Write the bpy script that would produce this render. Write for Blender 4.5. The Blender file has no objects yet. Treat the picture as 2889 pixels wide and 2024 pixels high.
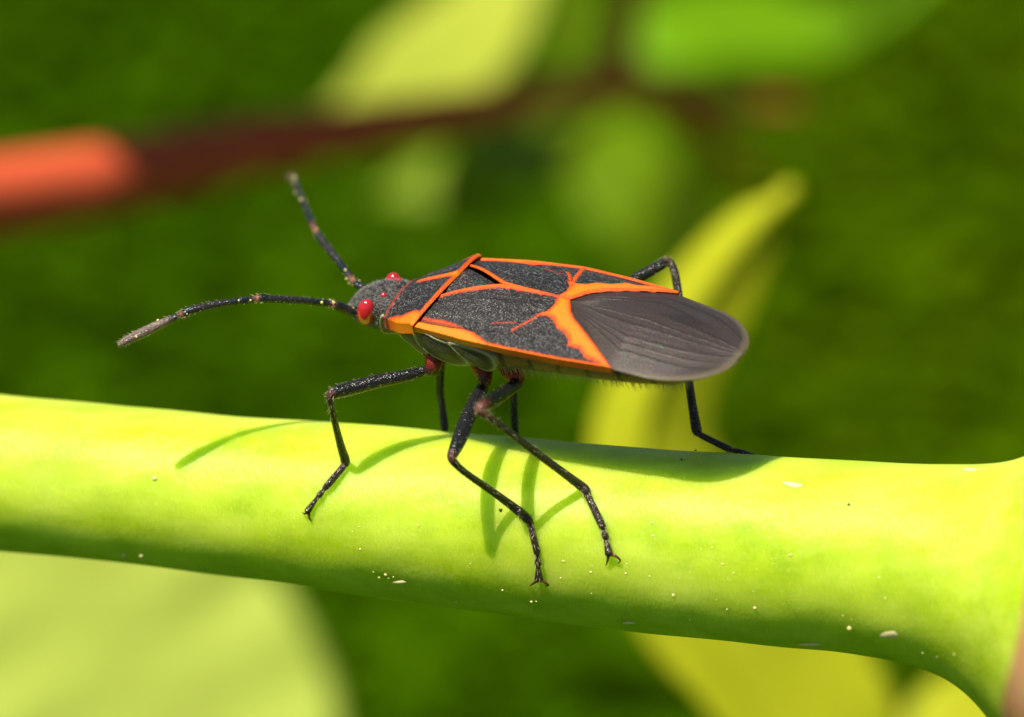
import bpy, bmesh, math, random
import numpy as np
from mathutils import Vector
from mathutils.bvhtree import BVHTree
# Macro scene, 1 unit = 1 cm.  Photo pixels (2889 x 2024) were measured; 1000 px = 1 unit at the focus plane.
random.seed(7); rng = np.random.default_rng(7)
sc = bpy.context.scene
D = 12.0                       # lens to focus plane
PITCH = math.radians(20)
HGT = 13.0                      # height of the bug above the ground
RIGHT = np.array([1., 0, 0]); UP = np.array([0, math.sin(PITCH), math.cos(PITCH)])
TOW = np.array([0, -math.cos(PITCH), math.sin(PITCH)])
def cw(c): return np.array([0, 0, HGT]) + c[0]*RIGHT + c[1]*UP + c[2]*TOW     # view frame -> world
# ------------------------------------------------------------------ camera
cam = bpy.data.cameras.new('camera'); camo = bpy.data.objects.new('camera', cam); sc.collection.objects.link(camo)
camo.location = Vector(cw((0, 0, D))); camo.rotation_euler = (math.pi/2-PITCH, 0, 0)
cam.sensor_width = 36; cam.lens = 36*D/2.889; cam.clip_start = .1; cam.clip_end = 2000
cam.dof.use_dof = True; cam.dof.focus_distance = D-.0; cam.dof.aperture_fstop = cam.lens/1000/.29
sc.camera = camo
# ------------------------------------------------------------------ sky, sun, exposure
S = np.array([-.29, .73, .62]); S /= np.linalg.norm(S)                         # towards the sun, view frame
SW = S[0]*RIGHT + S[1]*UP + S[2]*TOW
wd = bpy.data.worlds.new('World'); sc.world = wd; wd.use_nodes = True
wn = wd.node_tree.nodes; bg = wn['Background']; sk = wn.new('ShaderNodeTexSky'); sk.sky_type = 'NISHITA'; sk.sun_disc = False
sk.sun_elevation = math.asin(SW[2]); sk.sun_rotation = math.atan2(SW[0], SW[1])
wd.node_tree.links.new(sk.outputs[0], bg.inputs[0]); bg.inputs[1].default_value = .05
sun = bpy.data.lights.new('sun', 'SUN'); sun.energy = 5.0; sun.angle = math.radians(.53); sun.color = (1, .93, .80)
suno = bpy.data.objects.new('sun', sun); sc.collection.objects.link(suno)
suno.rotation_euler = Vector(-SW).to_track_quat('-Z', 'Y').to_euler(); suno.location = (0, 0, 40)
vs = sc.view_settings; vs.view_transform = 'Standard'; vs.look = 'None'; vs.exposure = .36; vs.gamma = 1; vs.use_curve_mapping = False
sc.render.engine = 'CYCLES'; sc.cycles.use_denoising = True; sc.cycles.max_bounces = 8; sc.cycles.transparent_max_bounces = 8
try: sc.cycles.denoiser = 'OPENIMAGEDENOISE'
except Exception: pass

# ------------------------------------------------------------------ helpers
COL = sc.collection
def P(px, py, z):              # photo pixel + depth towards the camera -> view frame
    k = (D-z)/D
    return np.array([(px-1444.5)/1000*k, (1012-py)/1000*k, z])
def PW(px, py, z): return cw(P(px, py, z))
def unit(v): v = np.asarray(v, float); return v/max(np.linalg.norm(v), 1e-9)
def tag(o, label=None, cat=None, group=None, kind=None):
    for k, v in (('label', label), ('category', cat), ('group', group), ('kind', kind)):
        if v: o[k] = v
    return o
def empty(name, loc):
    o = bpy.data.objects.new(name, None); o.location = Vector(loc); o.empty_display_size = .1; COL.objects.link(o); return o
def rootloc(o):
    while o.parent: o = o.parent
    return np.array(o.location)
def mesh(name, V, F, mat, parent=None, attrs=None, smooth=True, origin=None, closed=False):
    V = np.asarray(V, float)
    off = rootloc(parent) if parent else (np.zeros(3) if origin is None else np.asarray(origin, float))
    me = bpy.data.meshes.new(name); me.from_pydata((V-off).tolist(), [], F)
    if smooth: me.polygons.foreach_set('use_smooth', [True]*len(me.polygons))
    for k, a in (attrs or {}).items():
        a = np.asarray(a, float)
        if a.ndim == 1: at = me.attributes.new(k, 'FLOAT', 'POINT'); at.data.foreach_set('value', a)
        else:
            at = me.attributes.new(k, 'FLOAT_COLOR', 'POINT')
            at.data.foreach_set('color', np.c_[a, np.ones(len(a))].ravel())
    me.materials.append(mat); me.update()
    if closed:
        bm = bmesh.new(); bm.from_mesh(me); bmesh.ops.recalc_face_normals(bm, faces=bm.faces); bm.to_mesh(me); bm.free()
    o = bpy.data.objects.new(name, me); COL.objects.link(o)
    if parent: o.parent = parent
    else: o.location = Vector(off)
    return o
def solidify(o, t, off=-1):
    m = o.modifiers.new('thickness', 'SOLIDIFY'); m.thickness = t; m.offset = off
def catmull(pts, k):
    pts = np.asarray(pts, float)
    if len(pts) == 2: t = np.linspace(0, 1, k+1)[:, None]; return pts[0]*(1-t)+pts[1]*t
    e = np.vstack([2*pts[0]-pts[1], pts, 2*pts[-1]-pts[-2]]); out = []
    for i in range(1, len(e)-2):
        p0, p1, p2, p3 = e[i-1:i+3]
        for t in np.linspace(0, 1, k, endpoint=False):
            out.append(.5*((2*p1)+(p2-p0)*t+(2*p0-5*p1+4*p2-p3)*t*t+(3*p1-p0-3*p2+p3)*t**3))
    out.append(e[-2]); return np.array(out)
def frames(C):
    T = np.gradient(C, axis=0); T /= np.linalg.norm(T, axis=1)[:, None]+1e-12
    n = np.cross(T[0], [0.3, .2, 1]); n = unit(n); N = []
    for t in T: n = unit(n-t*(n@t)); N.append(n)
    N = np.array(N); return T, N, np.cross(T, N)
def tube(pts, rad, k=4, seg=10, extra=None, smooth=True, flat=1.0):
    """round-capped tapered tube; extra = per-point columns carried along. returns V, F, cols, (C,T,N,B,R)"""
    pts = np.asarray(pts, float); rad = np.asarray(rad, float)[:, None]
    A = np.hstack([pts, rad] + ([np.asarray(extra, float)] if extra is not None else []))
    if smooth: A = catmull(A, k)
    else:
        o = []
        for i in range(len(A)-1):
            for t in np.linspace(0, 1, k, endpoint=False): o.append(A[i]*(1-t)+A[i+1]*t)
        o.append(A[-1]); A = np.array(o)
    C, R, X = A[:, :3], np.maximum(A[:, 3], 1e-4), A[:, 4:]
    T, N, B = frames(C)
    capn = 3; rings = []
    for j in range(capn):
        a = (j+.3)/capn*math.pi/2; rings.append((C[0]-T[0]*R[0]*math.cos(a)*.8, R[0]*math.sin(a), 0))
    for i in range(len(C)): rings.append((C[i], R[i], i))
    for j in reversed(range(capn)):
        a = (j+.3)/capn*math.pi/2; rings.append((C[-1]+T[-1]*R[-1]*math.cos(a)*.8, R[-1]*math.sin(a), len(C)-1))
    V, cols, F = [], [], []
    th = np.linspace(0, 2*math.pi, seg, endpoint=False)
    for c, r, i in rings:
        V.append(c+r*(np.cos(th)[:, None]*N[i]+flat*np.sin(th)[:, None]*B[i])); cols.append(np.repeat(X[i][None], seg, 0))
    V = np.vstack(V); cols = np.vstack(cols)
    for i in range(len(rings)-1):
        for j in range(seg):
            F.append((i*seg+j, i*seg+(j+1) % seg, (i+1)*seg+(j+1) % seg, (i+1)*seg+j))
    F.append(tuple(reversed(range(seg)))); F.append(tuple(range(len(V)-seg, len(V))))
    return V, F, cols, (C, T, N, B, R)
def grid_faces(n, m, o=0):
    return [(o+i*m+j, o+i*m+j+1, o+(i+1)*m+j+1, o+(i+1)*m+j) for i in range(n-1) for j in range(m-1)]
def hairs(items, sides=3):
    """items: (root, direction, length, radius)"""
    V, F = [], []
    for p, d, L, r in items:
        d = unit(d); n = unit(np.cross(d, [.31, .17, .93])); b = np.cross(d, n); o = len(V)
        bend = n*rng.normal(0, .12)*L
        for k in range(sides):
            a = 2*math.pi*k/sides; V.append(p+r*(math.cos(a)*n+math.sin(a)*b))
        for k in range(sides):
            a = 2*math.pi*k/sides; V.append(p+d*L*.55+bend*.4+.7*r*(math.cos(a)*n+math.sin(a)*b))
        V.append(p+d*L+bend)
        for k in range(sides):
            q = (k+1) % sides
            F.append((o+k, o+q, o+sides+q, o+sides+k)); F.append((o+sides+k, o+sides+q, o+2*sides))
    return V, F
def segdist(u, v, pl):
    d = np.full(u.shape, 9.)
    for (a, b), (c, e) in zip(pl[:-1], pl[1:]):
        t = np.clip(((u-a)*(c-a)+(v-b)*(e-b))/((c-a)**2+(e-b)**2+1e-12), 0, 1)
        d = np.minimum(d, np.hypot(u-a-t*(c-a), v-b-t*(e-b)))
    return d
def polysd(u, v, pg):
    ins = np.zeros(u.shape, bool); q = pg+[pg[0]]
    for (a, b), (c, e) in zip(q[:-1], q[1:]):
        ins ^= ((b > v) != (e > v)) & (u < (c-a)*(v-b)/(e-b+1e-12)+a)
    d = segdist(u, v, q); return np.where(ins, d, -d)            # positive inside

# ------------------------------------------------------------------ materials
class NT:
    def __init__(s, name):
        s.m = bpy.data.materials.new(name); s.m.use_nodes = True; s.t = s.m.node_tree; s.n = s.t.nodes
        s.b = s.n['Principled BSDF']; s.out = s.n['Material Output']
    def new(s, typ, **kw):
        x = s.n.new('ShaderNode'+typ)
        for k, v in kw.items(): setattr(x, k, v)
        return x
    def set(s, x, key, v):
        i = x.inputs[key]
        if isinstance(v, bpy.types.NodeSocket): s.t.links.new(v, i)
        elif isinstance(v, tuple) and len(v) == 3 and i.type == 'RGBA': i.default_value = (*v, 1)
        else: i.default_value = v
    def p(s, **kw):
        for k, v in kw.items(): s.set(s.b, k.replace('_', ' '), v)
    def coord(s, scale=(1, 1, 1), rot=(0, 0, 0)):
        c = s.new('TexCoord'); m = s.new('Mapping'); m.inputs['Scale'].default_value = scale; m.inputs['Rotation'].default_value = rot
        s.t.links.new(c.outputs['Object'], m.inputs['Vector']); return m.outputs[0]
    def noise(s, scale, detail=4, vec=None, rough=.5):
        x = s.new('TexNoise'); x.inputs['Scale'].default_value = scale; x.inputs['Detail'].default_value = detail; x.inputs['Roughness'].default_value = rough
        s.set(x, 'Vector', vec if vec is not None else s.coord()); return x.outputs['Fac']
    def vor(s, scale, vec=None, out='Distance'):
        x = s.new('TexVoronoi'); x.inputs['Scale'].default_value = scale
        s.set(x, 'Vector', vec if vec is not None else s.coord()); return x.outputs[out]
    def math(s, op, a, b=0., c=0.):
        x = s.new('Math', operation=op)
        for i, v in enumerate((a, b, c)): s.set(x, i, v)
        return x.outputs[0]
    def ramp(s, fac, stops, interp='LINEAR'):
        x = s.new('ValToRGB'); r = x.color_ramp; r.interpolation = interp
        while len(r.elements) < len(stops): r.elements.new(.5)
        for e, (p, c) in zip(r.elements, stops): e.position = p; e.color = (*c, 1) if len(c) == 3 else c
        s.set(x, 'Fac', fac); return x.outputs[0]
    def mrange(s, v, a, b, c=0., d=1.):
        x = s.new('MapRange')
        for k, w in zip(('Value', 'From Min', 'From Max', 'To Min', 'To Max'), (v, a, b, c, d)): s.set(x, k, w)
        return x.outputs[0]
    def mix(s, fac, a, b, typ='MIX'):
        x = s.new('Mix', data_type='RGBA', blend_type=typ); s.set(x, 0, fac); s.set(x, 6, a); s.set(x, 7, b); return x.outputs[2]
    def attr(s, name, out='Fac'):
        x = s.new('Attribute'); x.attribute_name = name; return x.outputs[out]
    def bump(s, h, strength=.5, dist=.01, prev=None):
        x = s.new('Bump'); x.inputs['Strength'].default_value = strength; x.inputs['Distance'].default_value = dist; s.set(x, 'Height', h)
        if prev is not None: s.set(x, 'Normal', prev)
        return x.outputs[0]

def m_cuticle(name, pattern):
    """black pubescent cuticle with orange pigment where the attribute 'orange' is positive"""
    s = NT(name); v = s.coord()
    fv = s.coord((1, .75, 1), (0, 0, .5)); fleck = s.vor(290, fv); gr = s.noise(260, 2)
    sx = s.new('SeparateColor'); s.set(sx, 0, s.vor(290, fv, 'Color'))
    f = s.math('MULTIPLY', s.mrange(fleck, .25, .6, 1, 0), s.mrange(sx.outputs[0], .45, 1.))
    big = s.noise(9, 3)
    if pattern:
        sv = s.new('CombineXYZ'); s.set(sv, 0, s.math('MULTIPLY', s.attr('su'), 5.)); s.set(sv, 1, s.math('MULTIPLY', s.attr('sv'), 55.)); f = s.math('MULTIPLY', f, s.mrange(s.noise(1., 3, sv.outputs[0]), .32, .68, .35, 1.35))
    dark = s.mix(f, s.mix(gr, (.006, .006, .007), (.022, .021, .022)), s.mix(big, (.20, .19, .175), (.42, .40, .37)))
    if pattern:
        o = s.math('ADD', s.attr('orange'), s.math('MULTIPLY', s.math('SUBTRACT', s.noise(90, 5, None, .65), .5), .013))
        oc = s.ramp(s.mrange(o, -.004, .022), [(0, (.50, .03, .006)), (.28, (.78, .085, .005)), (.8, (.86, .22, .006))])
        oc = s.mix(s.attr('red'), oc, (.62, .05, .015))
        col = s.mix(s.mrange(o, -.003, .003), dark, oc)
        dk = s.mrange(s.attr('groove'), .002, .009, 1, 0); col = s.mix(s.math('MULTIPLY', dk, .85), col, (.012, .008, .008))
    else: col = dark
    s.p(Base_Color=col, Roughness=s.mrange(f, 0, 1, .42, .6), Specular_IOR_Level=.35)
    nb = s.bump(s.math('ADD', fleck, gr), .5, .004)
    s.p(Normal=s.bump(s.noise(40, 3), .25, .006, nb)); return s.m
def m_membrane():
    s = NT('wing_membrane'); q = s.attr('q'); r = s.attr('along')
    cv = s.new('CombineXYZ'); s.set(cv, 0, s.math('MULTIPLY', r, 6.)); s.set(cv, 1, s.math('MULTIPLY', q, 34.)); streak = s.noise(1.6, 4, cv.outputs[0])
    cv2 = s.new('CombineXYZ'); s.set(cv2, 0, s.math('MULTIPLY', r, 130.)); s.set(cv2, 1, s.math('MULTIPLY', q, 26.)); cross = s.noise(1.5, 3, cv2.outputs[0])
    vein = s.mrange(s.attr('vein'), .15, .75)
    c = s.mix(streak, (.006, .0045, .004), (.030, .019, .013)); c = s.mix(s.mrange(cross, .35, .7), c, (.052, .033, .023))
    nc = s.new('TexNoise'); s.set(nc, 'Scale', 2.); s.set(nc, 'Vector', cv2.outputs[0]); c = s.mix(.05, c, s.mix(1., s.mrange(nc.outputs['Fac'], .35, .65), nc.outputs['Color'], 'MULTIPLY')); c = s.mix(s.math('MULTIPLY', vein, .5), c, (.014, .010, .009)); c = s.mix(s.math('MULTIPLY', s.attr('rim'), .8), c, (.30, .25, .15))
    s.p(Base_Color=c, Roughness=.38, Specular_IOR_Level=.3, Normal=s.bump(s.math('ADD', cross, s.math('MULTIPLY', streak, .8)), .45, .006))
    s.p(Thin_Film_Thickness=s.mrange(s.noise(1.2, 3, cv2.outputs[0]), .25, .75, 250, 800), Thin_Film_IOR=1.5)
    tr = s.new('BsdfTranslucent'); s.set(tr, 'Color', (.35, .28, .12)); mx = s.new('MixShader'); s.set(mx, 0, s.math('MULTIPLY', s.attr('rim'), .5))
    s.t.links.new(s.b.outputs[0], mx.inputs[1]); s.t.links.new(tr.outputs[0], mx.inputs[2]); s.t.links.new(mx.outputs[0], s.out.inputs[0]); return s.m
def m_limb():
    s = NT('limb_cuticle'); base = s.attr('tint', 'Color'); g = s.vor(200)
    f = s.math('POWER', s.mrange(g, .15, .6, 1, 0), 3.)
    c = s.mix(s.math('MULTIPLY', f, .2), base, s.mix(.5, base, (.22, .20, .19)))
    s.p(Base_Color=c, Roughness=.26, Specular_IOR_Level=.5, Normal=s.bump(s.math('ADD', g, s.noise(150, 2)), .55, .004)); return s.m
def m_plain(name, col, rough=.5, var=.25, scale=20, sss=0, bump=.2, spec=.5, coat=0):
    s = NT(name); n = s.noise(scale, 4); dark = tuple(c*(1-var) for c in col); lite = tuple(min(1, c*(1+var)) for c in col)
    s.p(Base_Color=s.mix(n, dark, lite), Roughness=rough, Specular_IOR_Level=spec, Coat_Weight=coat, Coat_Roughness=.08, Normal=s.bump(n, bump, .005))
    if sss: s.p(Subsurface_Weight=sss); s.b.inputs['Subsurface Radius'].default_value = (.05, .02, .01); s.b.inputs['Subsurface Scale'].default_value = 1
    return s.m
def m_belly():
    s = NT('pale_pubescent_underside'); rim = s.attr('rim'); n = s.noise(150, 3); g = s.vor(190)
    c = s.mix(n, (.035, .038, .022), (.10, .105, .06)); c = s.mix(s.math('POWER', s.mrange(g, .1, .55, 1, 0), 2.), c, (.17, .175, .11))
    c = s.mix(s.math('MULTIPLY', rim, .8), c, (.52, .52, .30)); c = s.mix(s.attr('orange'), c, (.55, .16, .02)); c = s.mix(s.attr('bar'), c, (.02, .012, .008))
    s.p(Base_Color=c, Roughness=.6, Normal=s.bump(s.math('ADD', n, g), .5, .004)); return s.m
def m_stem():
    s = NT('waxy_green_stem'); v = s.coord((1, 3.2, 3.2)); fine = s.coord((5, 1, 1))
    bloom = s.noise(2.3, 6, v, .62); mot = s.noise(7, 5, s.coord((1.2, 1, 1)), .6); stria = s.noise(110, 3, s.coord((1, .2, .2))); spk = s.noise(130, 2)
    g = s.mix(s.mrange(mot, .36, .64), (.34, .53, .001), (.46, .65, .002))
    g = s.mix(s.mrange(bloom, .36, .68, .05, .62), g, (.70, .84, .12))
    g = s.mix(s.math('MULTIPLY', s.mrange(stria, .35, .7), .13), g, (.66, .80, .10))
    g = s.mix(s.mrange(spk, .62, .74, 0, .25), g, (.86, .90, .40))
    g = s.mix(s.math('MULTIPLY', s.attr('red'), .9), g, s.mix(s.noise(4, 3), (.45, .10, .03), (.62, .34, .22)))
    s.p(Base_Color=g, Roughness=.44, Specular_IOR_Level=.24, Subsurface_Weight=.9)
    s.b.inputs['Subsurface Radius'].default_value = (.17, .20, .012); s.b.inputs['Subsurface Scale'].default_value = 1.
    nb = s.bump(s.noise(170, 2, s.coord((1, .35, .35))), .55, .005); s.p(Normal=s.bump(mot, .25, .012, nb)); return s.m
def m_leaf(name, col, trans=.35, rough=.45, var=.18, tcol=None):
    s = NT(name); n = s.noise(3, 4); q = s.attr('q'); r = s.attr('along')
    w = s.math('SINE', s.math('ADD', s.math('MULTIPLY', r, 60.), s.math('MULTIPLY', s.math('ABSOLUTE', q), -18.)))
    vein = s.mrange(w, .86, 1.0)
    c = s.mix(n, tuple(x*(1-var) for x in col), tuple(min(1, x*(1+var)) for x in col)); c = s.mix(s.math('MULTIPLY', vein, .35), c, tuple(min(1, x*1.35+.02) for x in col))
    s.p(Base_Color=c, Roughness=rough, Specular_IOR_Level=.12, Normal=s.bump(s.math('ADD', s.math('MULTIPLY', vein, -1.), n), .4, .02))
    tr = s.new('BsdfTranslucent'); s.set(tr, 'Color', tcol or tuple(min(1, x*1.25) for x in col)); mx = s.new('MixShader'); s.set(mx, 0, trans)
    s.t.links.new(s.b.outputs[0], mx.inputs[1]); s.t.links.new(tr.outputs[0], mx.inputs[2]); s.t.links.new(mx.outputs[0], s.out.inputs[0]); return s.m
def m_ground():
    s = NT('mossy_soil'); n = s.noise(.35, 5); k = s.noise(3, 5)
    c = s.mix(n, (.022, .060, .0005), (.040, .085, .0006)); c = s.mix(s.mrange(k, .5, .75, 0, .5), c, (.040, .040, .003))
    s.p(Base_Color=c, Roughness=.9, Specular_IOR_Level=0., Normal=s.bump(k, .6, .1)); return s.m
def m_cover(name, a, b):
    s = NT(name); c = s.mix(s.attr('rnd'), a, b); s.p(Base_Color=c, Roughness=.8, Specular_IOR_Level=.0); return s.m

M_BLACK = m_cuticle('black_pubescent_cuticle', False); M_PAT = m_cuticle('black_and_orange_cuticle', True)
M_MEMB = m_membrane(); M_LIMB = m_limb(); M_BELLY = m_belly(); M_STEM = m_stem()
M_EYE = m_plain('red_eye', (.52, .012, .022), .16, .3, 25, 0, .1, .6, .6)
M_HAIR = m_plain('golden_hair', (.50, .44, .24), .35, .2, 30); M_GOLD = m_plain('pollen', (.78, .70, .26), .5, .2, 30)
M_LENT = m_plain('cream_lenticel', (.80, .70, .34), .6, .12, 40); M_SPOT = m_plain('dark_speck', (.03, .035, .02), .4)
M_CLAW = m_plain('amber_claw', (.10, .04, .015), .25, .3, 40)

# ------------------------------------------------------------------ ground
g = 400
mesh('ground', [(-g, -g, 0), (g, -g, 0), (g, g, 0), (-g, g, 0)], [(0, 1, 2, 3)], m_ground(), smooth=False)['kind'] = 'structure'

# ------------------------------------------------------------------ the green stem the bug walks on
XS = np.array([-700, 0, 300, 560, 850, 1050, 1300, 1690, 2000, 2100, 2200, 2250, 2290, 2330, 2400])*1.2583
TOPY = np.array([800, 875, 905, 930, 950, 968, 990, 1020, 1040, 1046, 1044, 1034, 1017, 990, 950])*1.2583
BX = np.array([-700, 0, 300, 600, 900, 1200, 1440, 1700, 1900, 2050, 2130, 2200, 2260, 2330, 2400])*1.2583
BY = np.array([1180, 1243, 1270, 1308, 1352, 1391, 1418, 1445, 1462, 1485, 1510, 1550, 1609, 1705, 1800])*1.2583
def smooth_i(x, X, Y):
    k = np.linspace(-70, 70, 9); return np.mean([np.interp(x+d, X, Y) for d in k], axis=0)
def zs(px): return -.19+.28*(px-1540)/1000
def stem_c(px):
    t, b = smooth_i(px, XS, TOPY), smooth_i(px, BX, BY); return (t+b)/2, (b-t)/2000
TREE = None
def zstem(px, py, off=0.):
    if TREE:
        o = Vector(cw((0, 0, D))); hit = TREE.ray_cast(o, (Vector(PW(px, py, 0))-o).normalized())
        if hit[0] is not None: return float((np.array(hit[0])-np.array([0, 0, HGT]))@TOW)+off
    c, R = stem_c(px); dy = (c-py)/1000; return zs(px)+math.sqrt(max(R*R-dy*dy, 1e-4))+off
stem = empty('plant_stem', PW(1444, 1550, -.2)); tag(stem, 'thick pale green waxy plant stem that the bug is standing on', 'plant stem')
V, red = [], []; seg = 96; xs = np.r_[np.linspace(-800, 2700, 240), np.linspace(2705, 3120, 60)]
AX = unit([1, -.12, .28]); N1 = unit(np.array([0, 1, 0])-AX*AX[1]); N2 = np.cross(AX, N1)
if N2[2] < 0: N2 = -N2
ph = rng.uniform(0, 6.28, 12)
for x in xs:
    c, R = stem_c(x); ctr = P(x, c, zs(x)); th = np.linspace(0, 2*math.pi, seg, endpoint=False)
    w = 1+.006*np.sin(3*th+x*.004+ph[0])+.004*np.sin(5*th-x*.011+ph[1])+.003*np.sin(9*th+x*.02+ph[2])
    ring = ctr+R*w[:, None]*(np.cos(th)[:, None]*N1+np.sin(th)[:, None]*N2); V += [cw(p) for p in ring]
    edge = 2892-44*np.cos(2*th)+8*np.sin(5*th+.4)
    red += list(np.clip((x-edge)/30, 0, 1))
F = [(i*seg+j, (i+1)*seg+j, (i+1)*seg+(j+1) % seg, i*seg+(j+1) % seg) for i in range(len(xs)-1) for j in range(seg)]
F += [tuple(reversed(range(seg))), tuple(range(len(V)-seg, len(V)))]; TREE = BVHTree.FromPolygons([Vector(v) for v in V], F); mesh('stalk', V, F, M_STEM, stem, {'red': red}, closed=True)
# the upright main stalk it grows from, beyond the right edge
pts = [PW(3480, 3300, .33), PW(3450, 2300, .32), PW(3430, 1650, .31), PW(3440, 900, .30), PW(3480, -400, .25)]
V, F, c, _ = tube(pts, [.42, .44, .47, .38, .34], 8, 40); mesh('main_stalk', V, F, M_STEM, stem, {'red': np.zeros(len(V))}, closed=True)
def on_stem(px, py): return PW(px, py, zstem(px, py)), unit(cw(P(px, py, zstem(px, py)))-cw(P(px, stem_c(px)[0], zs(px))))
def blob(px, py, a, b, h, mat, name, parent, rot=0):
    p, n = on_stem(px, py); ax = AX[0]*RIGHT+AX[1]*UP+AX[2]*TOW; ax = unit(ax-n*(ax@n)); bt = np.cross(n, ax)
    V = [p+n*h]; F = []; m = 12
    for i, (r, z) in enumerate(((.45, .85), (.8, .45), (1, -.1))):
        for j in range(m):
            t = 2*math.pi*j/m; w = 1+.12*math.sin(3*t+px)
            V.append(p+ax*a*r*w*math.cos(t)+bt*b*r*w*math.sin(t)+n*h*z)
    for j in range(m):
        q = (j+1) % m; F.append((0, 1+j, 1+q))
        for i in range(2): F.append((1+i*m+j, 1+(i+1)*m+j, 1+(i+1)*m+q, 1+i*m+q))
    return (V, F) if name is None else mesh(name, V, F, mat, parent)
for px, py, a, b in ((2522, 1792, .042, .014), (2243, 1368, .036, .009), (1137, 1643, .030, .008), (2740, 1326, .026, .008), (2300, 1818, .055, .007), (1780, 1757, .028, .006)):
    blob(px, py, a, b, .004, M_LENT, 'lenticel', stem)
VV, FF = [], []
spots = [(1500, 1698, 5), (1900, 1680, 5), (2130, 1716, 5), (1667, 1615, 4), (400, 1567, 9), (350, 1567, 8), (437, 1351, 8), (2397, 1773, 8), (1590, 1584, 4), (2230, 1567, 5), (1088, 1622, 5), (1070, 1630, 4), (1095, 1632, 4)]
spots += [(rng.uniform(950, 2700), 0, rng.uniform(1.6, 4.)) for _ in range(45)]
for px, py, r in spots:
    if py == 0: c, R = stem_c(px); py = c+R*1000*rng.uniform(-.2, .93)
    v, f = blob(px, py, r/1000, r/1000, r/1100, None, None, None); FF += [tuple(i+len(VV) for i in q) for q in f]; VV += list(v)
o = mesh('pollen_dust', VV, FF, M_GOLD, stem); o['kind'] = 'stuff'
for px, py, r in ((1413, 1440, .0055), (1923, 1298, .004), (1962, 1272, .004), (2395, 1424, .005)): blob(px, py, r, r, r*.9, M_SPOT, 'speck', stem)

# ------------------------------------------------------------------ the bug: body frame u (head to tail), v (its left, towards the viewer), h (up)
A_ = np.array([.88386, -.13798, .44693]); L_ = np.array([-.4535, -.48681, .74656]); N_ = np.array([-.11456, .86254, .49285])
O_ = P(1815, 932, .17)
def Bc(u, v, h): return O_+(np.asarray(u)-.9)[..., None]*A_+np.asarray(v)[..., None]*L_+np.asarray(h)[..., None]*N_
def Bw(u, v, h):
    c = Bc(np.asarray(u, float), np.asarray(v, float), np.asarray(h, float)); return np.array([0, 0, HGT])+c[..., :1]*RIGHT+c[..., 1:2]*UP+c[..., 2:]*TOW
def topix(c): k = D/(D-c[..., 2]); return c[..., 0]*k*1000+1444.5, 1012-c[..., 1]*k*1000
I = np.interp
def sm(x, X, Y, w=.02): return np.mean([np.interp(x+d, X, Y) for d in np.linspace(-w, w, 7)], axis=0)
def he(u): return sm(u, [.1, .28, .40, .6, .9, 1.0, 1.2], [0, .020, .021, .018, -.004, -.022, -.042])
def hm(u): return sm(u, [.13, .27, .36, .46, .65, .9, 1.2], [.03, .072, .081, .075, .062, .042, -.034])
def hw(u):
    b = sm(u, [.13, .28, .45, .6, .75, .9, 1., 1.3], [.105, .200, .228, .238, .232, .216, .206, .206], .012); x = np.clip((u-.98)/.2201, 0, 1); return b*np.sqrt(np.maximum(1-x**2.2, 1e-5))
def H(u, v): x = np.clip(np.abs(v)/np.maximum(hw(u), 1e-3), 0, 1); return he(u)+(hm(u)-he(u))*(1-x**1.9)
bug = empty('boxelder_bug', PW(1480, 1450, zstem(1480, 1450)))
tag(bug, 'black bug with orange lined wings and red eyes walking along the green stem', 'insect')
# body: head, thorax and abdomen in one skin
BU = [-.048, -.04, -.025, 0, .04, .09, .122, .14, .18, .25, .32, .45, .55, .7, .85, .95, 1.05, 1.10, 1.135, 1.15]
BB = [.008, .024, .042, .064, .080, .086, .080, .084, .115, .165, .195, .205, .205, .213, .205, .19, .165, .125, .06, .01]
BT = [-.052, -.040, -.026, -.006, .012, .022, .020, .010, .018, .036, .050, .052, .046, .036, .014, 0, -.016, -.026, -.035, -.042]
BD = [-.062, -.080, -.092, -.105, -.112, -.112, -.108, -.108, -.118, -.138, -.150, -.150, -.130, -.108, -.104, -.105, -.10, -.085, -.065, -.05]
BH = [-.056, -.056, -.05, -.045, -.035, -.03, -.028, -.025, -.015, .0, .008, .008, .002, -.006, -.018, -.026, -.036, -.042, -.045, -.046]
def bodyp(u, ph):
    B, T, Dn, hc = (sm(u, BU, Y, .012) for Y in (BB, BT, BD, BH)); c, s = np.cos(ph), np.sin(ph)
    return B*np.sign(c)*np.abs(c)**.85, hc+np.where(s > 0, (T-hc)*np.abs(s)**.9, (hc-Dn)*-np.abs(s)**.95)
nu, npz = 170, 72; us = np.linspace(-.05, 1.152, nu); phs = np.linspace(0, 2*math.pi, npz, endpoint=False)
U, PH = np.meshgrid(us, phs, indexing='ij'); vv, hh = bodyp(U, PH); Vb = Bw(U, vv, hh).reshape(-1, 3)
F = [(i*npz+j, i*npz+(j+1) % npz, (i+1)*npz+(j+1) % npz, (i+1)*npz+j) for i in range(nu-1) for j in range(npz)]
low = (np.sin(PH) < .2) & (U > .5); conn = np.clip(1-np.abs(np.angle(np.exp(1j*(PH+.25))))/.35, 0, 1)+np.clip(1-np.abs(np.angle(np.exp(1j*(PH-math.pi-.25))))/.35, 0, 1)
orange = np.where(low, np.clip(conn*.8, 0, .28), 0); bar = np.where(low & (np.mod(U*11-.12*np.sin(PH), 1) < .16), .85, 0)
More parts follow.
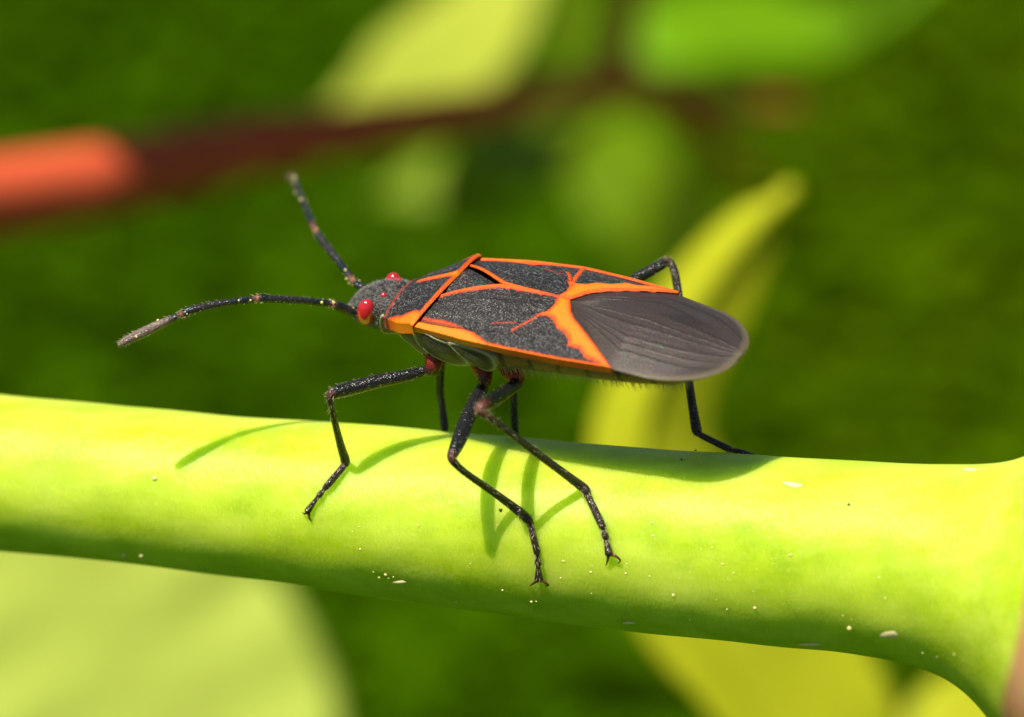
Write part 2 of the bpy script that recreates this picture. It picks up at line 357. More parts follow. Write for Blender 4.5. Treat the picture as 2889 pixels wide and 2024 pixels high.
# head and front colour come from the black cuticle; the belly is the paler one: two material slots on one continuous mesh
body = mesh('body', Vb, F, M_BELLY, bug, {'orange': orange.ravel(), 'bar': bar.ravel(), 'rim': np.zeros(U.size)})
body.data.materials.append(M_BLACK)
mi = [1 if (us[k//npz] < .165 or 0 < (k % npz) < npz//2) else 0 for k in range((nu-1)*npz)]; body.data.polygons.foreach_set('material_index', mi)
UB, PB = np.meshgrid(np.linspace(.1, 1.1, 300), np.linspace(-2.2, .6, 200), indexing='ij'); vB, hB = bodyp(UB, PB); BCc = Bc(UB, vB, hB); bx, by = topix(BCc)
def body_at(px, py):           # body point seen at a measured spot of its near side
    d = np.hypot(bx-px, by-py)-6*BCc[..., 2]; k = np.unravel_index(np.argmin(d), d.shape); return BCc[k]
# side plates of the thorax
def plate(poly, lift):
    UP_, PP_ = np.meshgrid(np.linspace(.08, .62, 400), np.linspace(-1.75, .5, 320), indexing='ij'); c_ = Bc(UP_, *bodyp(UP_, PP_)); x_, y_ = topix(c_); q = []
    for a, b in poly:
        k = np.unravel_index(np.argmin(np.hypot(x_-a, y_-b)-8*c_[..., 2]), x_.shape); q.append((UP_[k], PP_[k], 0))
    q = np.array(q+q[:1]); edge = catmull(np.vstack([q[-2], q, q[1]]), 6)[6:-7, :2]; cen = edge.mean(0); rs = np.linspace(0, 1.06, 15); m = len(edge)
    for mir in (1, -1):
        V, rim, dk = [], [], []
        for rr in rs:
            for e in edge:
                u, p = cen+(e-cen)*min(rr, 1); v, h = bodyp(np.array(u), np.array(p)); nn = unit([float(v)*.8, float(h)+.02])
                l = lift*(1-.5*min(rr, 1)**2)+.006*math.exp(-((rr-.9)/.09)**2)-(.03*(rr-1)/.06 if rr > 1 else 0)
                V.append((u, (float(v)+nn[0]*l)*mir, float(h)+nn[1]*l)); rim.append(math.exp(-((rr-.93)/.10)**2)); dk.append(.8*math.exp(-((rr-.55)/.22)**2))
        V = np.array(V); F = [(a*m+b, a*m+(b+1) % m, (a+1)*m+(b+1) % m, (a+1)*m+b) for a in range(len(rs)-1) for b in range(m)]
        mesh('thorax_plate', Bw(V[:, 0], V[:, 1], V[:, 2]), F, M_BELLY, bug, {'rim': rim, 'orange': np.zeros(len(V)), 'bar': dk})
plate([(1075, 890), (1091, 891), (1124, 921), (1129, 957), (1103, 946), (1082, 935)], .006)
plate([(1102, 899), (1169, 923), (1175, 952), (1214, 988), (1193, 993), (1154, 975), (1129, 946)], .010)
plate([(1170, 921), (1229, 946), (1291, 973), (1334, 1020), (1302, 1024), (1256, 1010), (1213, 988), (1180, 962)], .013)
plate([(1270, 955), (1383, 989), (1408, 1022), (1399, 1034), (1378, 1034), (1329, 1008), (1291, 984)], .020)
# eyes and ocelli
def ellipsoid(name, u, v, h, a, b, c, mat, tilt=0, n=24):
    V, F = [], []
    for i in range(n+1):
        t = math.pi*i/n
        for j in range(2*n):
            p = math.pi*j/n; x, y, z = math.sin(t)*math.cos(p)*a, math.sin(t)*math.sin(p)*b, math.cos(t)*c
            V.append((u+x*math.cos(tilt)+z*math.sin(tilt), v+y, h-x*math.sin(tilt)+z*math.cos(tilt)))
    F = [(i*2*n+j, (i+1)*2*n+j, (i+1)*2*n+(j+1) % (2*n), i*2*n+(j+1) % (2*n)) for i in range(n) for j in range(2*n)]
    V = np.array(V); return mesh(name, Bw(V[:, 0], V[:, 1], V[:, 2]), F, mat, bug)
for sgn in (1, -1):
    ellipsoid('eye', .052, .080*sgn, -.028, .026, .026, .043, M_EYE, .25); ellipsoid('ocellus', .098, .046*sgn, .014, .009, .008, .009, M_EYE)
# pronotum
n, m = 90, 150; s_, t_ = np.meshgrid(np.linspace(0, 1, n), np.linspace(-1.12, 1.12, m), indexing='ij')
tc = np.clip(t_, -1, 1); over = np.abs(t_)-np.abs(tc); bw = sm(s_, [0, .3, .65, 1], [.104, .135, .178, .214], .05)
uf = .128-.012*tc**2; ub = .326-.043*np.abs(tc)**1.8; u_ = uf+(ub-uf)*s_; v_ = np.sign(t_)*bw*(np.abs(tc)-.15*over/.12*.12)
mid = sm(s_, [0, .1, .35, 1], [.014, .032, .054, .099], .04); edg = I(s_, [0, .5, 1], [-.022, .002, .043])
h_ = edg+(mid-edg)*(1-np.abs(tc)**2.1)-over*.16-over**2*1.1
h_ -= .012*np.exp(-((s_-.20)/.05)**2)*(1-tc**2)                        # groove behind the collar
h_ += np.where(s_ > .94, -(s_-.94)**2*3.2, 0)-np.where(s_ < .06, (.06-s_)**2*3, 0)
med = segdist(u_, np.abs(v_), [(.180, 0), (.33, 0)]); mw = I(u_, [.18, .2, .26, .30, .33], [.003, .010, .012, .014, .024])
hind = (ub-u_)+.003; lat_in = I(u_, [.13, .155, .185, .215, .24, .262, .275, .29], [.125, .122, .132, .144, .148, .150, .158, .170])
od = np.maximum.reduce([mw-med, .0125-hind, np.minimum(np.abs(v_)-lat_in, (u_-.150)*.35)])
od = np.maximum(od, .0001-np.abs(s_-.09)*.06)
h_ += .0018*np.clip(od/.008, 0, 1)
mesh('pronotum', Bw(u_, v_, h_).reshape(-1, 3), grid_faces(n, m), M_PAT, bug, {'orange': od.ravel(), 'red': np.zeros(od.size), 'groove': np.full(od.size, .1), 'su': u_.ravel(), 'sv': v_.ravel()})
# scutellum
n, m = 50, 50; s_, t_ = np.meshgrid(np.linspace(0, 1, n), np.linspace(-1, 1, m), indexing='ij')
u_ = .27+.198*s_; bw = I(u_, [.27, .30, .468], [.098, .092, .004]); v_ = bw*t_; h_ = hm(u_)-.010*s_**2+.004-np.abs(t_)**3*.016+.010*(1-t_**2)*np.sin(math.pi*np.clip(s_, 0, 1))*.8
od = np.maximum(u_-.452, .0035-bw*(1-np.abs(t_))-np.where(u_ > .42, 0, .02))
mesh('scutellum', Bw(u_, v_, h_).reshape(-1, 3), grid_faces(n, m), M_PAT, bug, {'orange': od.ravel(), 'red': np.zeros(od.size), 'groove': np.full(od.size, .1), 'su': u_.ravel(), 'sv': v_.ravel()})
# forewings: leathery corium with the membrane behind it
BAND = [(.640, .0), (.650, .036), (.645, .074), (.618, .100), (.652, .094), (.675, .102), (.698, .130), (.730, .141), (.756, .168), (.754, .183), (.795, .184), (.820, .206), (.860, .212), (.905, .235), (.905, .212), (.866, .184), (.833, .158), (.783, .119), (.734, .081), (.711, .055), (.682, 0)]
BOUND = [(.680, 0), (.711, .055), (.734, .081), (.783, .119), (.833, .158), (.866, .184), (.902, .214)]
COMM = [(.30, .098), (.34, .078), (.373, .060), (.427, .027), (.464, .007), (.507, .003), (.56, .002), (.64, .002)]
def bound_v(u): return I(u, [p[0] for p in BOUND], [p[1] for p in BOUND])
def forewing(sgn, lift):
    # corium: from the pronotum to the slanted boundary
    n, m = 260, 130; a_, t_ = np.meshgrid(np.linspace(0, 1, n), np.linspace(0, 1.07, m), indexing='ij')
    tcl = np.clip(t_, 0, 1); over = t_-tcl
    u_ = .275+(.905-.275)*a_; vin = np.where(u_ < .68, I(u_, [c[0] for c in COMM], [c[1] for c in COMM])-.004, bound_v(u_)); vout = hw(u_)+.004
    vin = np.minimum(vin, vout-.001)
    av = vin+(vout-vin)*tcl-over*.10; hq = H(u_, av)+lift-over*.34
    band = polysd(u_, av, BAND)
    cw_ = I(u_, [.26, .30, .36, .42, .47, .505, .53, .6, .9], [.020, .036, .043, .042, .034, .020, .012, .011, .010]); cost = cw_-(vout-av)
    cm = I(u_, [.3, .4, .46, .55, .64], [.006, .009, .011, .008, .003])-segdist(u_, av, COMM)
    vein = .0030-segdist(u_, av, [(.630, .100), (.598, .150), (.581, .172)]) ; pink = .0010-segdist(u_, av, [(.515, .160), (.58, .142)])
    od = np.maximum.reduce([band, cost, cm, vein, pink])
    if sgn < 0: od = np.maximum(od, .0045-segdist(u_, av, [(.650, .06), (.625, .14), (.600, .235)]))
    red = np.clip(1-(cost-.0)/.02, 0, 1)*np.clip((.50-u_)/.12, 0, 1)*(cost > -.01)
    gr = segdist(u_, av, [(.27, .176), (.33, .186), (.40, .193), (.463, .190), (.581, .174), (.66, .178)])+I(u_, [.26, .3, .55, .66], [.0, .001, .003, .007])
    gr2 = segdist(u_, av, [(.29, .115), (.45, .070), (.63, .030)])+.0025
    hq = hq-.007*np.exp(-(gr/.007)**2)-.004*np.exp(-(gr2/.006)**2)+.004*np.clip(od/.006, 0, 1)+.0007*np.sin(av*190+u_*12)*(od < 0)*np.clip((u_-.3)*6, 0, 1)*.5
    w = mesh('forewing', Bw(u_, av*sgn, hq).reshape(-1, 3), grid_faces(n, m), M_PAT, bug, {'orange': od.ravel(), 'red': red.ravel(), 'groove': np.minimum(gr, gr2).ravel(), 'su': u_.ravel(), 'sv': av.ravel()}); solidify(w, .006)
    # membrane
    n, m = 200, 190; a_, t_ = np.meshgrid(np.linspace(0, 1, n), np.linspace(0, 1, m), indexing='ij')
    u_ = .672+(1.2-.672)*(1-(1-a_)**1.6); out = np.where(u_ < .902, bound_v(u_)+.004, hw(u_)); inn = np.where(u_ < .91, -bound_v(u_)+(.004 if sgn > 0 else -.01), -hw(u_))
    inn = np.maximum(inn, -hw(u_)+.001)
    if sgn < 0: inn = np.where(u_ > .9, inn*.93, inn); out = np.where(u_ > .91, out*.93, out); u_ = np.where(u_ > .9, .9+(u_-.9)*.97, u_)
    av = inn+(out-inn)*t_; q = 2*t_-1; hq = H(u_, av)+lift-.004-(0 if sgn > 0 else .004)
    fan = q*(1+.5*np.exp(-(u_-.68)/.12)); ve = np.exp(-((np.mod(fan*3.7+.6*np.sin(u_*5+q*4)+.25*np.sin(q*11), 1)-.5)/.12)**2)
    hq += .0012*ve*np.clip((u_-.7)/.08, 0, 1)+.003*np.exp(-((u_-.70-.10*np.abs(q))/.03)**2)
    rd = np.minimum(segdist(u_, av, [(x, float(hw(np.array(x)))) for x in np.linspace(.9, 1.2, 16)]), segdist(u_, av, [(x, -float(hw(np.array(x)))) for x in np.linspace(.9, 1.2, 16)])); rd = np.minimum(rd, np.maximum(1.2-u_, 0)*1.2)
    rim = np.clip(1-rd/.022, 0, 1)**1.3*np.clip((u_-.90)/.12, 0, 1)
    b = mesh('membrane', Bw(u_, av*sgn, hq).reshape(-1, 3), grid_faces(n, m), M_MEMB, w, {'q': q.ravel(), 'along': u_.ravel(), 'vein': ve.ravel(), 'rim': rim.ravel()}); solidify(b, .003)
forewing(-1, .0); forewing(1, .006)

# ------------------------------------------------------------------ legs and antennae
BLK, BRN, RED, KNEE, TAR = (.010, .010, .011), (.022, .016, .012), (.30, .016, .006), (.09, .028, .02), (.030, .017, .012)
def limb(name, parts_, hair_n=0, hair_len=.016, claws=None, seg=14):
    """parts_: list of (px, py, z, radius px, tint)"""
    pts = [PW(a, b, c) for a, b, c, r, t in parts_]; rad = [r/1000 for a, b, c, r, t in parts_]; col = [t for *_, t in parts_]
    V, F, c, (C, T, N, B, R) = tube(pts, rad, 5, seg, col); ob = mesh(name, V, F, M_LIMB, bug, {'tint': np.clip(c, .004, 1)}, closed=True)
    if hair_n:
        it = []
        for _ in range(hair_n):
            i = rng.integers(len(C)//6, len(C)-1); a = rng.uniform(0, 6.283); d = math.cos(a)*N[i]+math.sin(a)*B[i]
            p = C[i]+(C[i+1]-C[i])*rng.random()+d*R[i]*.95; it.append((p, d*.75+T[i]*.9, hair_len*rng.uniform(.6, 1.3), .0005))
        v, f = hairs(it); mesh('bristle', v, f, M_HAIR, ob)['kind'] = 'stuff'
    for cl in claws or []:
        v, f, _, _ = tube([PW(*q) for q in cl], np.linspace(.0055, .0012, len(cl)), 4, 8); mesh('claw', v, f, M_CLAW, ob)
    return ob
def bz(px, py): c = body_at(px, py); return c[2]
def zf(px, py, off): return zstem(px, py, off)
# near front leg
limb('leg', [(1212, 978, -.06, 27, RED), (1224, 1012, -.03, 26, RED), (1216, 1042, -.03, 21, (.06, .012, .01)), (1192, 1048, -.045, 15, BLK), (1150, 1060, -.03, 18, BLK), (1060, 1078, .0, 20, BLK), (985, 1098, .03, 20, BLK), (946, 1108, .05, 18, BLK), (933, 1116, .055, 13, KNEE), (932, 1135, .05, 9, BRN), (944, 1190, .0, 9.5, BRN), (962, 1260, -.075, 12, BRN), (974, 1300, zf(974, 1300, .03), 14, BRN), (969, 1316, zf(969, 1316, .02), 10, TAR), (945, 1345, zf(945, 1345, .022), 10, TAR), (922, 1372, zf(922, 1372, .018), 10, TAR), (913, 1383, zf(913, 1383, .016), 6, TAR), (902, 1397, zf(902, 1397, .016), 9, TAR), (893, 1408, zf(893, 1408, .014), 6, TAR), (868, 1442, zf(868, 1442, .016), 10, TAR)], 260, .013,
     [[(868, 1444, zf(868, 1444, .012)), (860, 1450, zf(860, 1450, .014)), (853, 1446, zf(853, 1446, .004))], [(870, 1446, zf(870, 1446, .012)), (873, 1462, zf(873, 1462, .014)), (879, 1472, zf(879, 1472, .003))]])
# near middle leg
limb('leg', [(1350, 1020, -.02, 28, RED), (1364, 1048, .0, 27, RED), (1368, 1074, .01, 20, (.08, .012, .01)), (1362, 1092, .0, 17, BLK), (1345, 1130, .05, 21, BLK), (1318, 1185, .12, 23, BLK), (1296, 1240, .19, 21, BLK), (1281, 1274, .235, 17, BLK), (1275, 1290, .245, 14, KNEE), (1284, 1308, .24, 11, BRN), (1318, 1338, .20, 10, BRN), (1400, 1395, .11, 11, BRN), (1460, 1440, .055, 13, BRN), (1487, 1464, zf(1487, 1464, .03), 14, BRN), (1496, 1478, zf(1496, 1478, .02), 10, TAR), (1506, 1520, zf(1506, 1520, .018), 10, TAR), (1515, 1558, zf(1515, 1558, .016), 10, TAR), (1516, 1568, zf(1516, 1568, .014), 6, TAR), (1518, 1590, zf(1518, 1590, .016), 10, TAR), (1518, 1598, zf(1518, 1598, .014), 6, TAR), (1520, 1634, zf(1520, 1634, .018), 13, TAR)], 300, .015,
     [[(1516, 1638, zf(1516, 1638, .014)), (1505, 1646, zf(1505, 1646, .016)), (1495, 1654, zf(1495, 1654, .003))], [(1526, 1634, zf(1526, 1634, .016)), (1540, 1645, zf(1540, 1645, .02)), (1547, 1652, zf(1547, 1652, .012)), (1538, 1654, zf(1538, 1654, .003))]])
# near hind leg
limb('leg', [(1420, 1012, .0, 29, RED), (1440, 1040, .03, 31, RED), (1455, 1066, .04, 27, RED), (1455, 1084, .05, 19, (.07, .012, .01)), (1440, 1097, .09, 18, BLK), (1410, 1117, .18, 20, BLK), (1378, 1138, .28, 19, BLK), (1362, 1148, .34, 17, KNEE), (1354, 1156, .35, 15, (.17, .06, .05)), (1368, 1170, .345, 11, KNEE), (1400, 1192, .32, 10, BRN), (1500, 1268, .22, 11, BRN), (1590, 1335, .135, 12, BRN), (1640, 1372, .085, 14, BRN), (1653, 1384, zf(1653, 1384, .03), 13, BRN), (1659, 1400, zf(1659, 1400, .022), 10, TAR), (1678, 1440, zf(1678, 1440, .018), 11, TAR), (1699, 1484, zf(1699, 1484, .018), 11, TAR), (1702, 1494, zf(1702, 1494, .014), 7, TAR), (1708, 1514, zf(1708, 1514, .018), 10, TAR), (1710, 1523, zf(1710, 1523, .014), 7, TAR), (1718, 1562, zf(1718, 1562, .018), 12, TAR)], 360, .015,
     [[(1716, 1568, zf(1716, 1568, .014)), (1714, 1582, zf(1714, 1582, .016)), (1709, 1597, zf(1709, 1597, .003))], [(1724, 1564, zf(1724, 1564, .016)), (1738, 1570, zf(1738, 1570, .022)), (1750, 1582, zf(1750, 1582, .01)), (1744, 1590, zf(1744, 1590, .003))]])
# far front, middle and hind legs
limb('leg', [(1250, 975, -.25, 20, RED), (1246, 1010, -.29, 14, (.10, .02, .01)), (1243, 1050, -.33, 12, BLK), (1242, 1110, -.37, 11, BLK), (1248, 1150, -.38, 10, BRN), (1253, 1195, -.37, 12, BRN), (1256, 1222, -.36, 9, TAR), (1262, 1250, -.42, 8, TAR)], 60, .012)
limb('leg', [(1450, 1010, -.18, 20, RED), (1450, 1060, -.22, 13, BLK), (1450, 1120, -.26, 11, BLK), (1452, 1180, -.29, 11, BLK), (1454, 1222, -.31, 11, BRN), (1462, 1250, -.36, 9, TAR)], 60, .012)
h0 = Bc(np.array(.52), np.array(-.13), np.array(-.10)); hx, hy = topix(h0)
limb('leg', [(float(hx), float(hy), float(h0[2]), 18, RED), (1720, 840, -.20, 16, BLK), (1789, 790, -.24, 17, BLK), (1840, 762, -.265, 17, BLK), (1872, 744, -.28, 15, BLK), (1884, 738, -.285, 12, KNEE), (1896, 748, -.285, 11, BRN), (1908, 790, -.27, 12, BRN), (1926, 930, -.22, 12, BRN), (1945, 1085, -.165, 12, BRN), (1956, 1160, -.14, 13, BRN), (1965, 1212, -.12, 15, BRN), (1970, 1224, -.115, 9, TAR), (2010, 1245, -.095, 9.5, TAR), (2056, 1267, -.07, 9.5, TAR), (2062, 1270, -.065, 6, TAR), (2088, 1275, -.05, 8, TAR), (2126, 1284, -.035, 4, TAR)], 260, .013)
# antennae
ANT, AGR, APK = (.020, .018, .020), (.17, .12, .095), (.28, .09, .06)
def antenna(parts_, grains, hn):
    ob = limb('antenna', parts_, hn, .010, None, 12); C = catmull([PW(a, b, c) for a, b, c, *_ in parts_], 8); VV, FF = [], []
    for _ in range(grains):
        i = rng.integers(8, len(C)-2); p = C[i]+rng.normal(0, 1, 3)*.0075; r = rng.uniform(.0022, .0048)
        V, F = [], []
        for k in range(5):
            for j in range(6):
                t, q = math.pi*(k+.25)/4.5, 2*math.pi*j/6; V.append(p+r*np.array([math.sin(t)*math.cos(q), math.sin(t)*math.sin(q), math.cos(t)]))
        F = [(k*6+j, (k+1)*6+j, (k+1)*6+(j+1) % 6, k*6+(j+1) % 6) for k in range(4) for j in range(6)]
        FF += [tuple(x+len(VV) for x in f) for f in F]; VV += V
    mesh('pollen_dust', VV, FF, M_GOLD, ob)['kind'] = 'stuff'
antenna([(1012, 892, -.24, 10, ANT), (998, 884, -.205, 12, ANT), (970, 870, -.19, 14, ANT), (946, 861, -.17, 13, ANT), (937, 858, -.165, 8, APK), (925, 856, -.16, 10, ANT), (850, 848, -.12, 10, ANT), (770, 844, -.08, 11, ANT), (735, 842, -.065, 13, ANT), (722, 844, -.06, 9, APK), (706, 846, -.055, 10, ANT), (620, 858, -.02, 11, ANT), (545, 874, .005, 12, ANT), (520, 884, .01, 12, ANT), (511, 889, .012, 8, APK), (498, 894, .015, 9, ANT), (460, 912, .025, 13, AGR), (410, 936, .035, 15, AGR), (360, 960, .042, 13, AGR), (338, 973, .045, 9, AGR)], 48, 300)
antenna([(1040, 828, -.30, 9, ANT), (1026, 815, -.32, 12, ANT), (1008, 802, -.34, 12, ANT), (998, 794, -.355, 9, APK), (985, 778, -.38, 10, ANT), (950, 732, -.45, 11, ANT), (912, 684, -.53, 12, ANT), (898, 664, -.56, 11, ANT), (892, 654, -.575, 8, APK), (880, 628, -.63, 10, ANT), (856, 572, -.78, 10, ANT), (838, 530, -.92, 10, ANT), (832, 512, -1.0, 9, AGR), (826, 505, -1.25, 12, AGR), (822, 500, -1.55, 11, AGR)], 30, 120)
# hair fringe under the abdomen and fine hair on the head
it = []
for _ in range(650):
    u = rng.uniform(.52, 1.08); p = rng.uniform(-1.75, -.55); v, h = bodyp(np.array(u), np.array(p)); q = Bw(u, float(v), float(h)); dn = Bw(u+.25, float(v)*1.3, float(h)-1.)-Bw(u, float(v), float(h))
    it.append((q, unit(dn)+rng.normal(0, .12, 3), rng.uniform(.014, .032), .0008))
v, f = hairs(it); mesh('hair_fringe', v, f, M_HAIR, body)['kind'] = 'stuff'
it = []
for _ in range(1500):
    u = rng.uniform(-.04, .16); p = rng.uniform(-.6, math.pi+.3); v, h = bodyp(np.array(u), np.array(p)); q = Bw(u, float(v), float(h)); nn = Bw(u, float(v)*1.2, float(h)+(.2*(h+.03)))-q
    it.append((q, unit(nn)*.7+unit(Bw(u-.3, 0, 0)-Bw(u, 0, 0))*.6+rng.normal(0, .25, 3), rng.uniform(.005, .010), .0007))
v, f = hairs(it); mesh('head_hair', v, f, m_plain('silver_hair', (.26, .25, .22), .4, .2, 30), body)['kind'] = 'stuff'

# ------------------------------------------------------------------ plants behind
def far(z): return z*1.9 if z > -16 else z
def blade(name, spine, left, right, nrm, mat, parent, fold=0., cup=.1, wav=.03, petiole=None, mid_r=.03, n=40, m=25, tip=True):
    """spine: [(px,py,z)], left/right half widths in px at the depth, nrm: facing in view frame, fold: angle halves rise off the facing"""
    spine = [(a, b, far(c)) for a, b, c in spine]; C = catmull(np.hstack([np.array([P(*s) for s in spine]), np.array(left)[:, None]/1000, np.array(right)[:, None]/1000]), 12)
    X, Wl, Wr = C[:, :3], np.maximum(C[:, 3], .0), np.maximum(C[:, 4], .0); T = np.gradient(X, axis=0); nr = unit(nrm); V, q, al = [], [], []
    L = np.r_[0, np.cumsum(np.linalg.norm(np.diff(X, axis=0), axis=1))]; L /= L[-1]; ph = rng.uniform(0, 6.28, 3)
    for i in range(len(X)):
        t = unit(T[i]); N = unit(nr-t*(nr@t)); S_ = np.cross(t, N); k = (D-X[i, 2])/D
        for b in np.linspace(-1, 1, m):
            w = (Wl[i] if b < 0 else Wr[i])*k; a = abs(b)
            p = X[i]+S_*b*w*math.cos(fold)+N*(a*w*math.sin(fold)-cup*w*a*a+wav*w*a*math.sin(9*L[i]*3+ph[0]+(2 if b < 0 else 0)))
            V.append(cw(p)); q.append(b); al.append(L[i])
    o = mesh(name, V, grid_faces(len(X), m), mat, parent, {'q': q, 'along': al}); solidify(o, .012, 0)
    v, f, c, _ = tube([cw(x) for x in X[::4]], np.linspace(mid_r, mid_r*.25, len(X[::4])), 2, 8); mesh('midrib', v, f, mat, o, {'q': np.zeros(len(v)), 'along': np.zeros(len(v))})
    return o
def leaf_thing(name, label, cat, spine, left, right, nrm, mat, group=None, stalk=None, **kw):
    r = empty(name, PW(spine[0][0], spine[0][1], far(spine[0][2]))); tag(r, label, cat, group); o = blade('leaf_blade', spine, left, right, nrm, mat, r, **kw)
    if stalk:
        v, f, c, _ = tube([PW(a, b, far(c)) for a, b, c in stalk], np.linspace(.08, .055, len(stalk)), 8, 10); mesh('leaf_stalk', v, f, mat, r, {'q': np.zeros(len(v)), 'along': np.zeros(len(v))})
    return r
HALF = unit(S+np.array([0, 0, 1.]))
MP = m_leaf('pale_young_leaf', (.47, .54, .06), .3); MG = m_leaf('bright_green_leaf', (.19, .42, .003), .3); MM = m_leaf('mid_green_leaf', (.155, .27, .003), .25); MY = m_leaf('yellow_green_leaf', (.50, .53, .015), .3); MD = m_leaf('deep_green_leaf', (.03, .09, .004), .1)
MPB = m_leaf('pale_lower_leaf', (.52, .62, .10), .3)
leaf_thing('background_leaf', 'pale yellow-green out-of-focus leaf above the red twig', 'leaf', [(900, 330, -9), (1050, 280, -9.2), (1230, 190, -9.5), (1400, 20, -9.8), (1500, -180, -10)], [0, 90, 190, 160, 60], [0, 90, 170, 120, 50], HALF, MP, 'leaves behind the bug', fold=.15, stalk=[(1500, -180, -10), (1600, -350, -10), (1790, -420, -9.6)])
leaf_thing('background_leaf', 'bright green out-of-focus leaf beside the upright fork of the twig', 'leaf', [(1760, 150, -11), (1880, 110, -11), (2080, 80, -11.3), (2300, 60, -11.6), (2480, 60, -12)], [0, 150, 170, 120, 0], [0, 120, 150, 130, 0], HALF, MG, 'leaves behind the bug', fold=.2, stalk=[(2480, 60, -12), (2650, -120, -12), (2700, -500, -12)])
leaf_thing('background_leaf', 'small dim green leaf between the pale leaf and the twig fork', 'leaf', [(1570, 250, -12.5), (1620, 120, -12.5), (1640, 0, -12.5), (1620, -160, -12.5)], [0, 75, 75, 0], [0, 70, 75, 0], unit(HALF+np.array([.5, 0, 0])), MM, 'leaves behind the bug', stalk=[(1620, -160, -12.5), (1640, -400, -12.4)])
leaf_thing('background_leaf', 'slim green leaf hanging just under the middle of the red twig', 'leaf', [(1050, 560, -10), (1200, 520, -10), (1350, 475, -10), (1500, 430, -10.2), (1640, 360, -10.5)], [0, 80, 105, 105, 20], [0, 70, 95, 100, 20], HALF, m_leaf('fresh_green_leaf', (.24, .36, .006), .3), 'leaves behind the bug', stalk=[(1640, 360, -10.5), (1720, 300, -10.2)])
leaf_thing('background_leaf', 'broad mid-green leaf below the twig fork behind the wings', 'leaf', [(1480, 330, -12.5), (1680, 440, -12.5), (1850, 600, -12.5), (1980, 800, -12.8), (2040, 1000, -13)], [0, 170, 200, 180, 20], [0, 130, 180, 150, 20], unit(HALF+np.array([.3, .2, .2])), MM, 'leaves behind the bug', stalk=[(1480, 330, -12.5), (1420, 260, -12.3)])
leaf_thing('background_leaf', 'long arched yellow-green leaf passing behind the stem under the wing tip', 'leaf', [(2230, 540, -3.6), (2130, 640, -3.6), (1990, 830, -3.6), (1860, 1050, -3.6), (1810, 1250, -3.6), (1850, 1500, -3.6), (1960, 1740, -3.6), (2070, 1900, -3.6), (2200, 2100, -3.6), (2330, 2350, -3.6)], [0, 95, 160, 200, 260, 380, 480, 520, 500, 400], [0, 85, 135, 140, 155, 170, 160, 130, 110, 90], unit(HALF+np.array([.25, -.1, .1])), MY, 'leaves behind the bug', fold=-.5, cup=.05, mid_r=.05, stalk=[(2330, 2350, -3.6), (2500, 2800, -3.6), (2600, 3600, -3.7)])
leaf_thing('background_leaf', 'large pale green leaf below the stem under the long antenna', 'leaf', [(60, 1380, -8.4), (160, 1560, -8.4), (310, 1800, -8.4), (470, 2050, -8.4), (600, 2350, -8.4)], [250, 400, 470, 480, 420], [300, 500, 600, 700, 700], HALF, MPB, 'leaves behind the bug', fold=.12, stalk=[(600, 2350, -8.4), (660, 2900, -8.4), (700, 3500, -8.4)])
leaf_thing('background_leaf', 'yellow-green leaf beneath the swollen stem joint', 'leaf', [(2520, 2160, -6), (2640, 2060, -6), (2760, 1990, -6), (2950, 1900, -6.2), (3150, 1850, -6.4)], [0, 110, 130, 130, 0], [0, 90, 110, 110, 0], HALF, MY, 'leaves behind the bug', stalk=[(3150, 1850, -6.4), (3400, 2300, -6.4), (3500, 3400, -6.6)])
# red twig with its fork
tw = empty('red_twig', PW(700, 400, far(-5.6))); tag(tw, 'red forked twig crossing behind the bug, coral where the sun reaches it', 'twig')
MT = m_plain('red_twig_bark', (.72, .115, .045), .6, .2, 2, 0, .2, .08)
def tw_tube(name, pts, r): v, f, c, _ = tube([PW(a, b, far(c)) for a, b, c in pts], [x*(D-far(p[2]))/(D-p[2]) for x, p in zip(r, pts)], 10, 20); mesh(name, v, f, MT, tw)
tw_tube('main_branch', [(-700, 660, -4.0), (-200, 580, -4.5), (100, 538, -4.8), (300, 502, -5), (700, 420, -5.6), (1100, 350, -6.3), (1450, 290, -7), (1740, 235, -7.6)], [.17, .165, .16, .15, .125, .10, .085, .08])
tw_tube('upright_fork', [(1735, 240, -7.6), (1765, 120, -7.7), (1790, 0, -7.8), (1830, -300, -8), (1860, -700, -8)], [.075, .055, .05, .045, .04])
tw_tube('side_branch', [(1735, 235, -7.6), (1850, 262, -7.9), (1960, 285, -8.3), (2080, 300, -8.8), (2250, 300, -9.5)], [.07, .065, .055, .045, .03])
tw_tube('drooping_branch', [(1860, 262, -7.9), (1960, 350, -8.6), (2060, 440, -9.2), (2140, 520, -9.8)], [.05, .045, .04, .03])
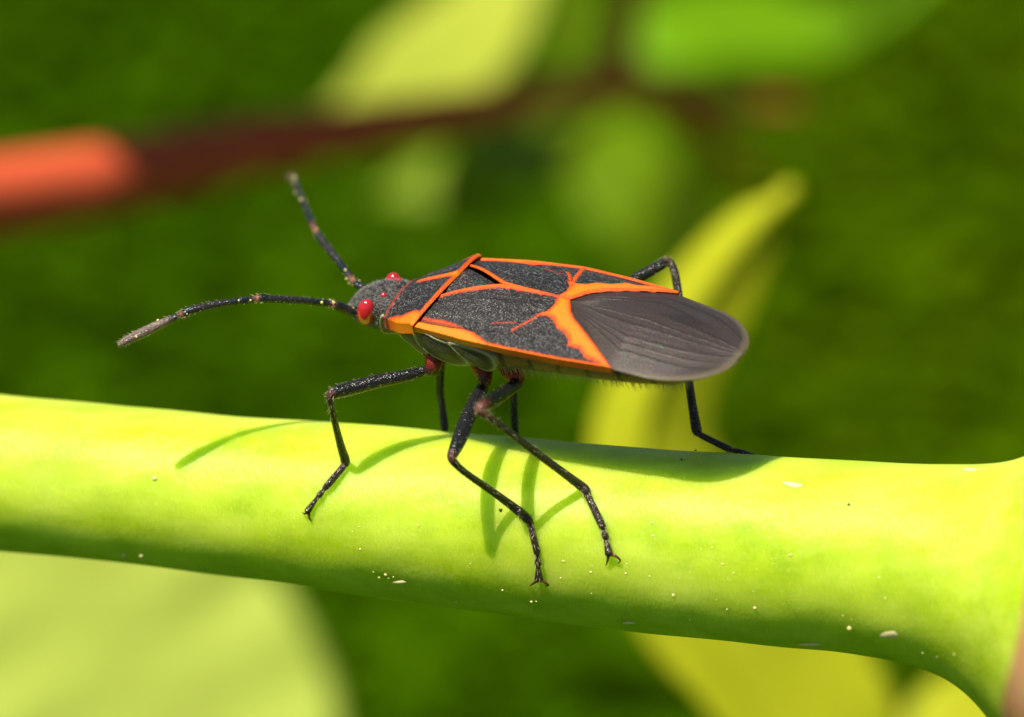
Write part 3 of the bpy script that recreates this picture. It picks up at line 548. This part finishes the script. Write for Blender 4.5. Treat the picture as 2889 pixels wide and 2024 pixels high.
# unseen leaves added above the frame to keep sun off most of the twig
def shade_leaf(pts, t, wid, label):
    sp = []
    for px, py, z in pts:
        c = P(px, py, far(z))+S*t; k = D/(D-c[2]); sp.append((c[0]*k*1000+1444.5, 1012-c[1]*k*1000, c[2]/1.9))
    n = len(sp); w = [wid*math.sin(math.pi*(i+.35)/(n-.3))**.6 for i in range(n)]
    leaf_thing('added_shade_leaf', label, 'leaf', sp, w, w, unit(S+np.array([.2, 0, .1])), MM, 'added leaves shading the twig')
shade_leaf([(300, 470, -5), (520, 440, -5.3), (760, 405, -5.7), (1000, 365, -6.2)], 1.9, 380, 'unseen green leaf added to shade the middle of the red twig')
shade_leaf([(930, 380, -6.1), (1200, 335, -6.5), (1450, 290, -7), (1700, 240, -7.5)], 1.7, 380, 'unseen green leaf added to shade the far part of the red twig')
shade_leaf([(1600, 230, -7.4), (1800, 240, -7.8), (2000, 300, -8.4), (2200, 380, -9)], 1.9, 470, 'unseen green leaf added to shade the fork of the red twig')
# low plants on the ground
def cover(name, label, x0, x1, y0, y1, cnt, a, b, size):
    V, F, R = [], [], []
    for _ in range(cnt):
        p = np.array([rng.uniform(x0, x1), rng.uniform(y0, y1), rng.uniform(.1, 1.2)]); d = rng.uniform(0, 6.28); tl = rng.uniform(-.45, .35); L = size*rng.uniform(.6, 1.4); W = L*rng.uniform(.25, .4)
        t = np.array([math.cos(d)*math.cos(tl), math.sin(d)*math.cos(tl), math.sin(tl)]); s_ = unit(np.cross(t, [0, 0, 1])); nn = np.cross(s_, t); o = len(V); r = rng.random()
        V += [p, p+t*L*.35+s_*W+nn*.06*L, p+t*L*.4-nn*.05*L, p+t*L*.35-s_*W+nn*.06*L, p+t*L*.75+s_*W*.7, p+t*L*.75-s_*W*.7, p+t*L-nn*.1*L]
        F += [(o, o+1, o+2), (o, o+2, o+3), (o+1, o+4, o+2), (o+2, o+5, o+3), (o+2, o+4, o+6), (o+2, o+6, o+5)]; R += [r]*7
    ob = mesh(name, V, F, m_cover(name+'_leaf', a, b), None, {'rnd': R}, smooth=False, origin=((x0+x1)/2, (y0+y1)/2, 0)); tag(ob, label, 'ground cover', kind='stuff')
cover('ground_cover', 'dark green ground cover blurred behind the head of the bug', -13, 2.4, 18, 78, 11000, (.021, .063, .0003), (.046, .108, .0005), .65)
cover('ground_cover', 'olive green ground cover blurred behind the wing tips of the bug', 2.4, 13, 18, 78, 9000, (.030, .076, .0003), (.068, .125, .0005), .65)
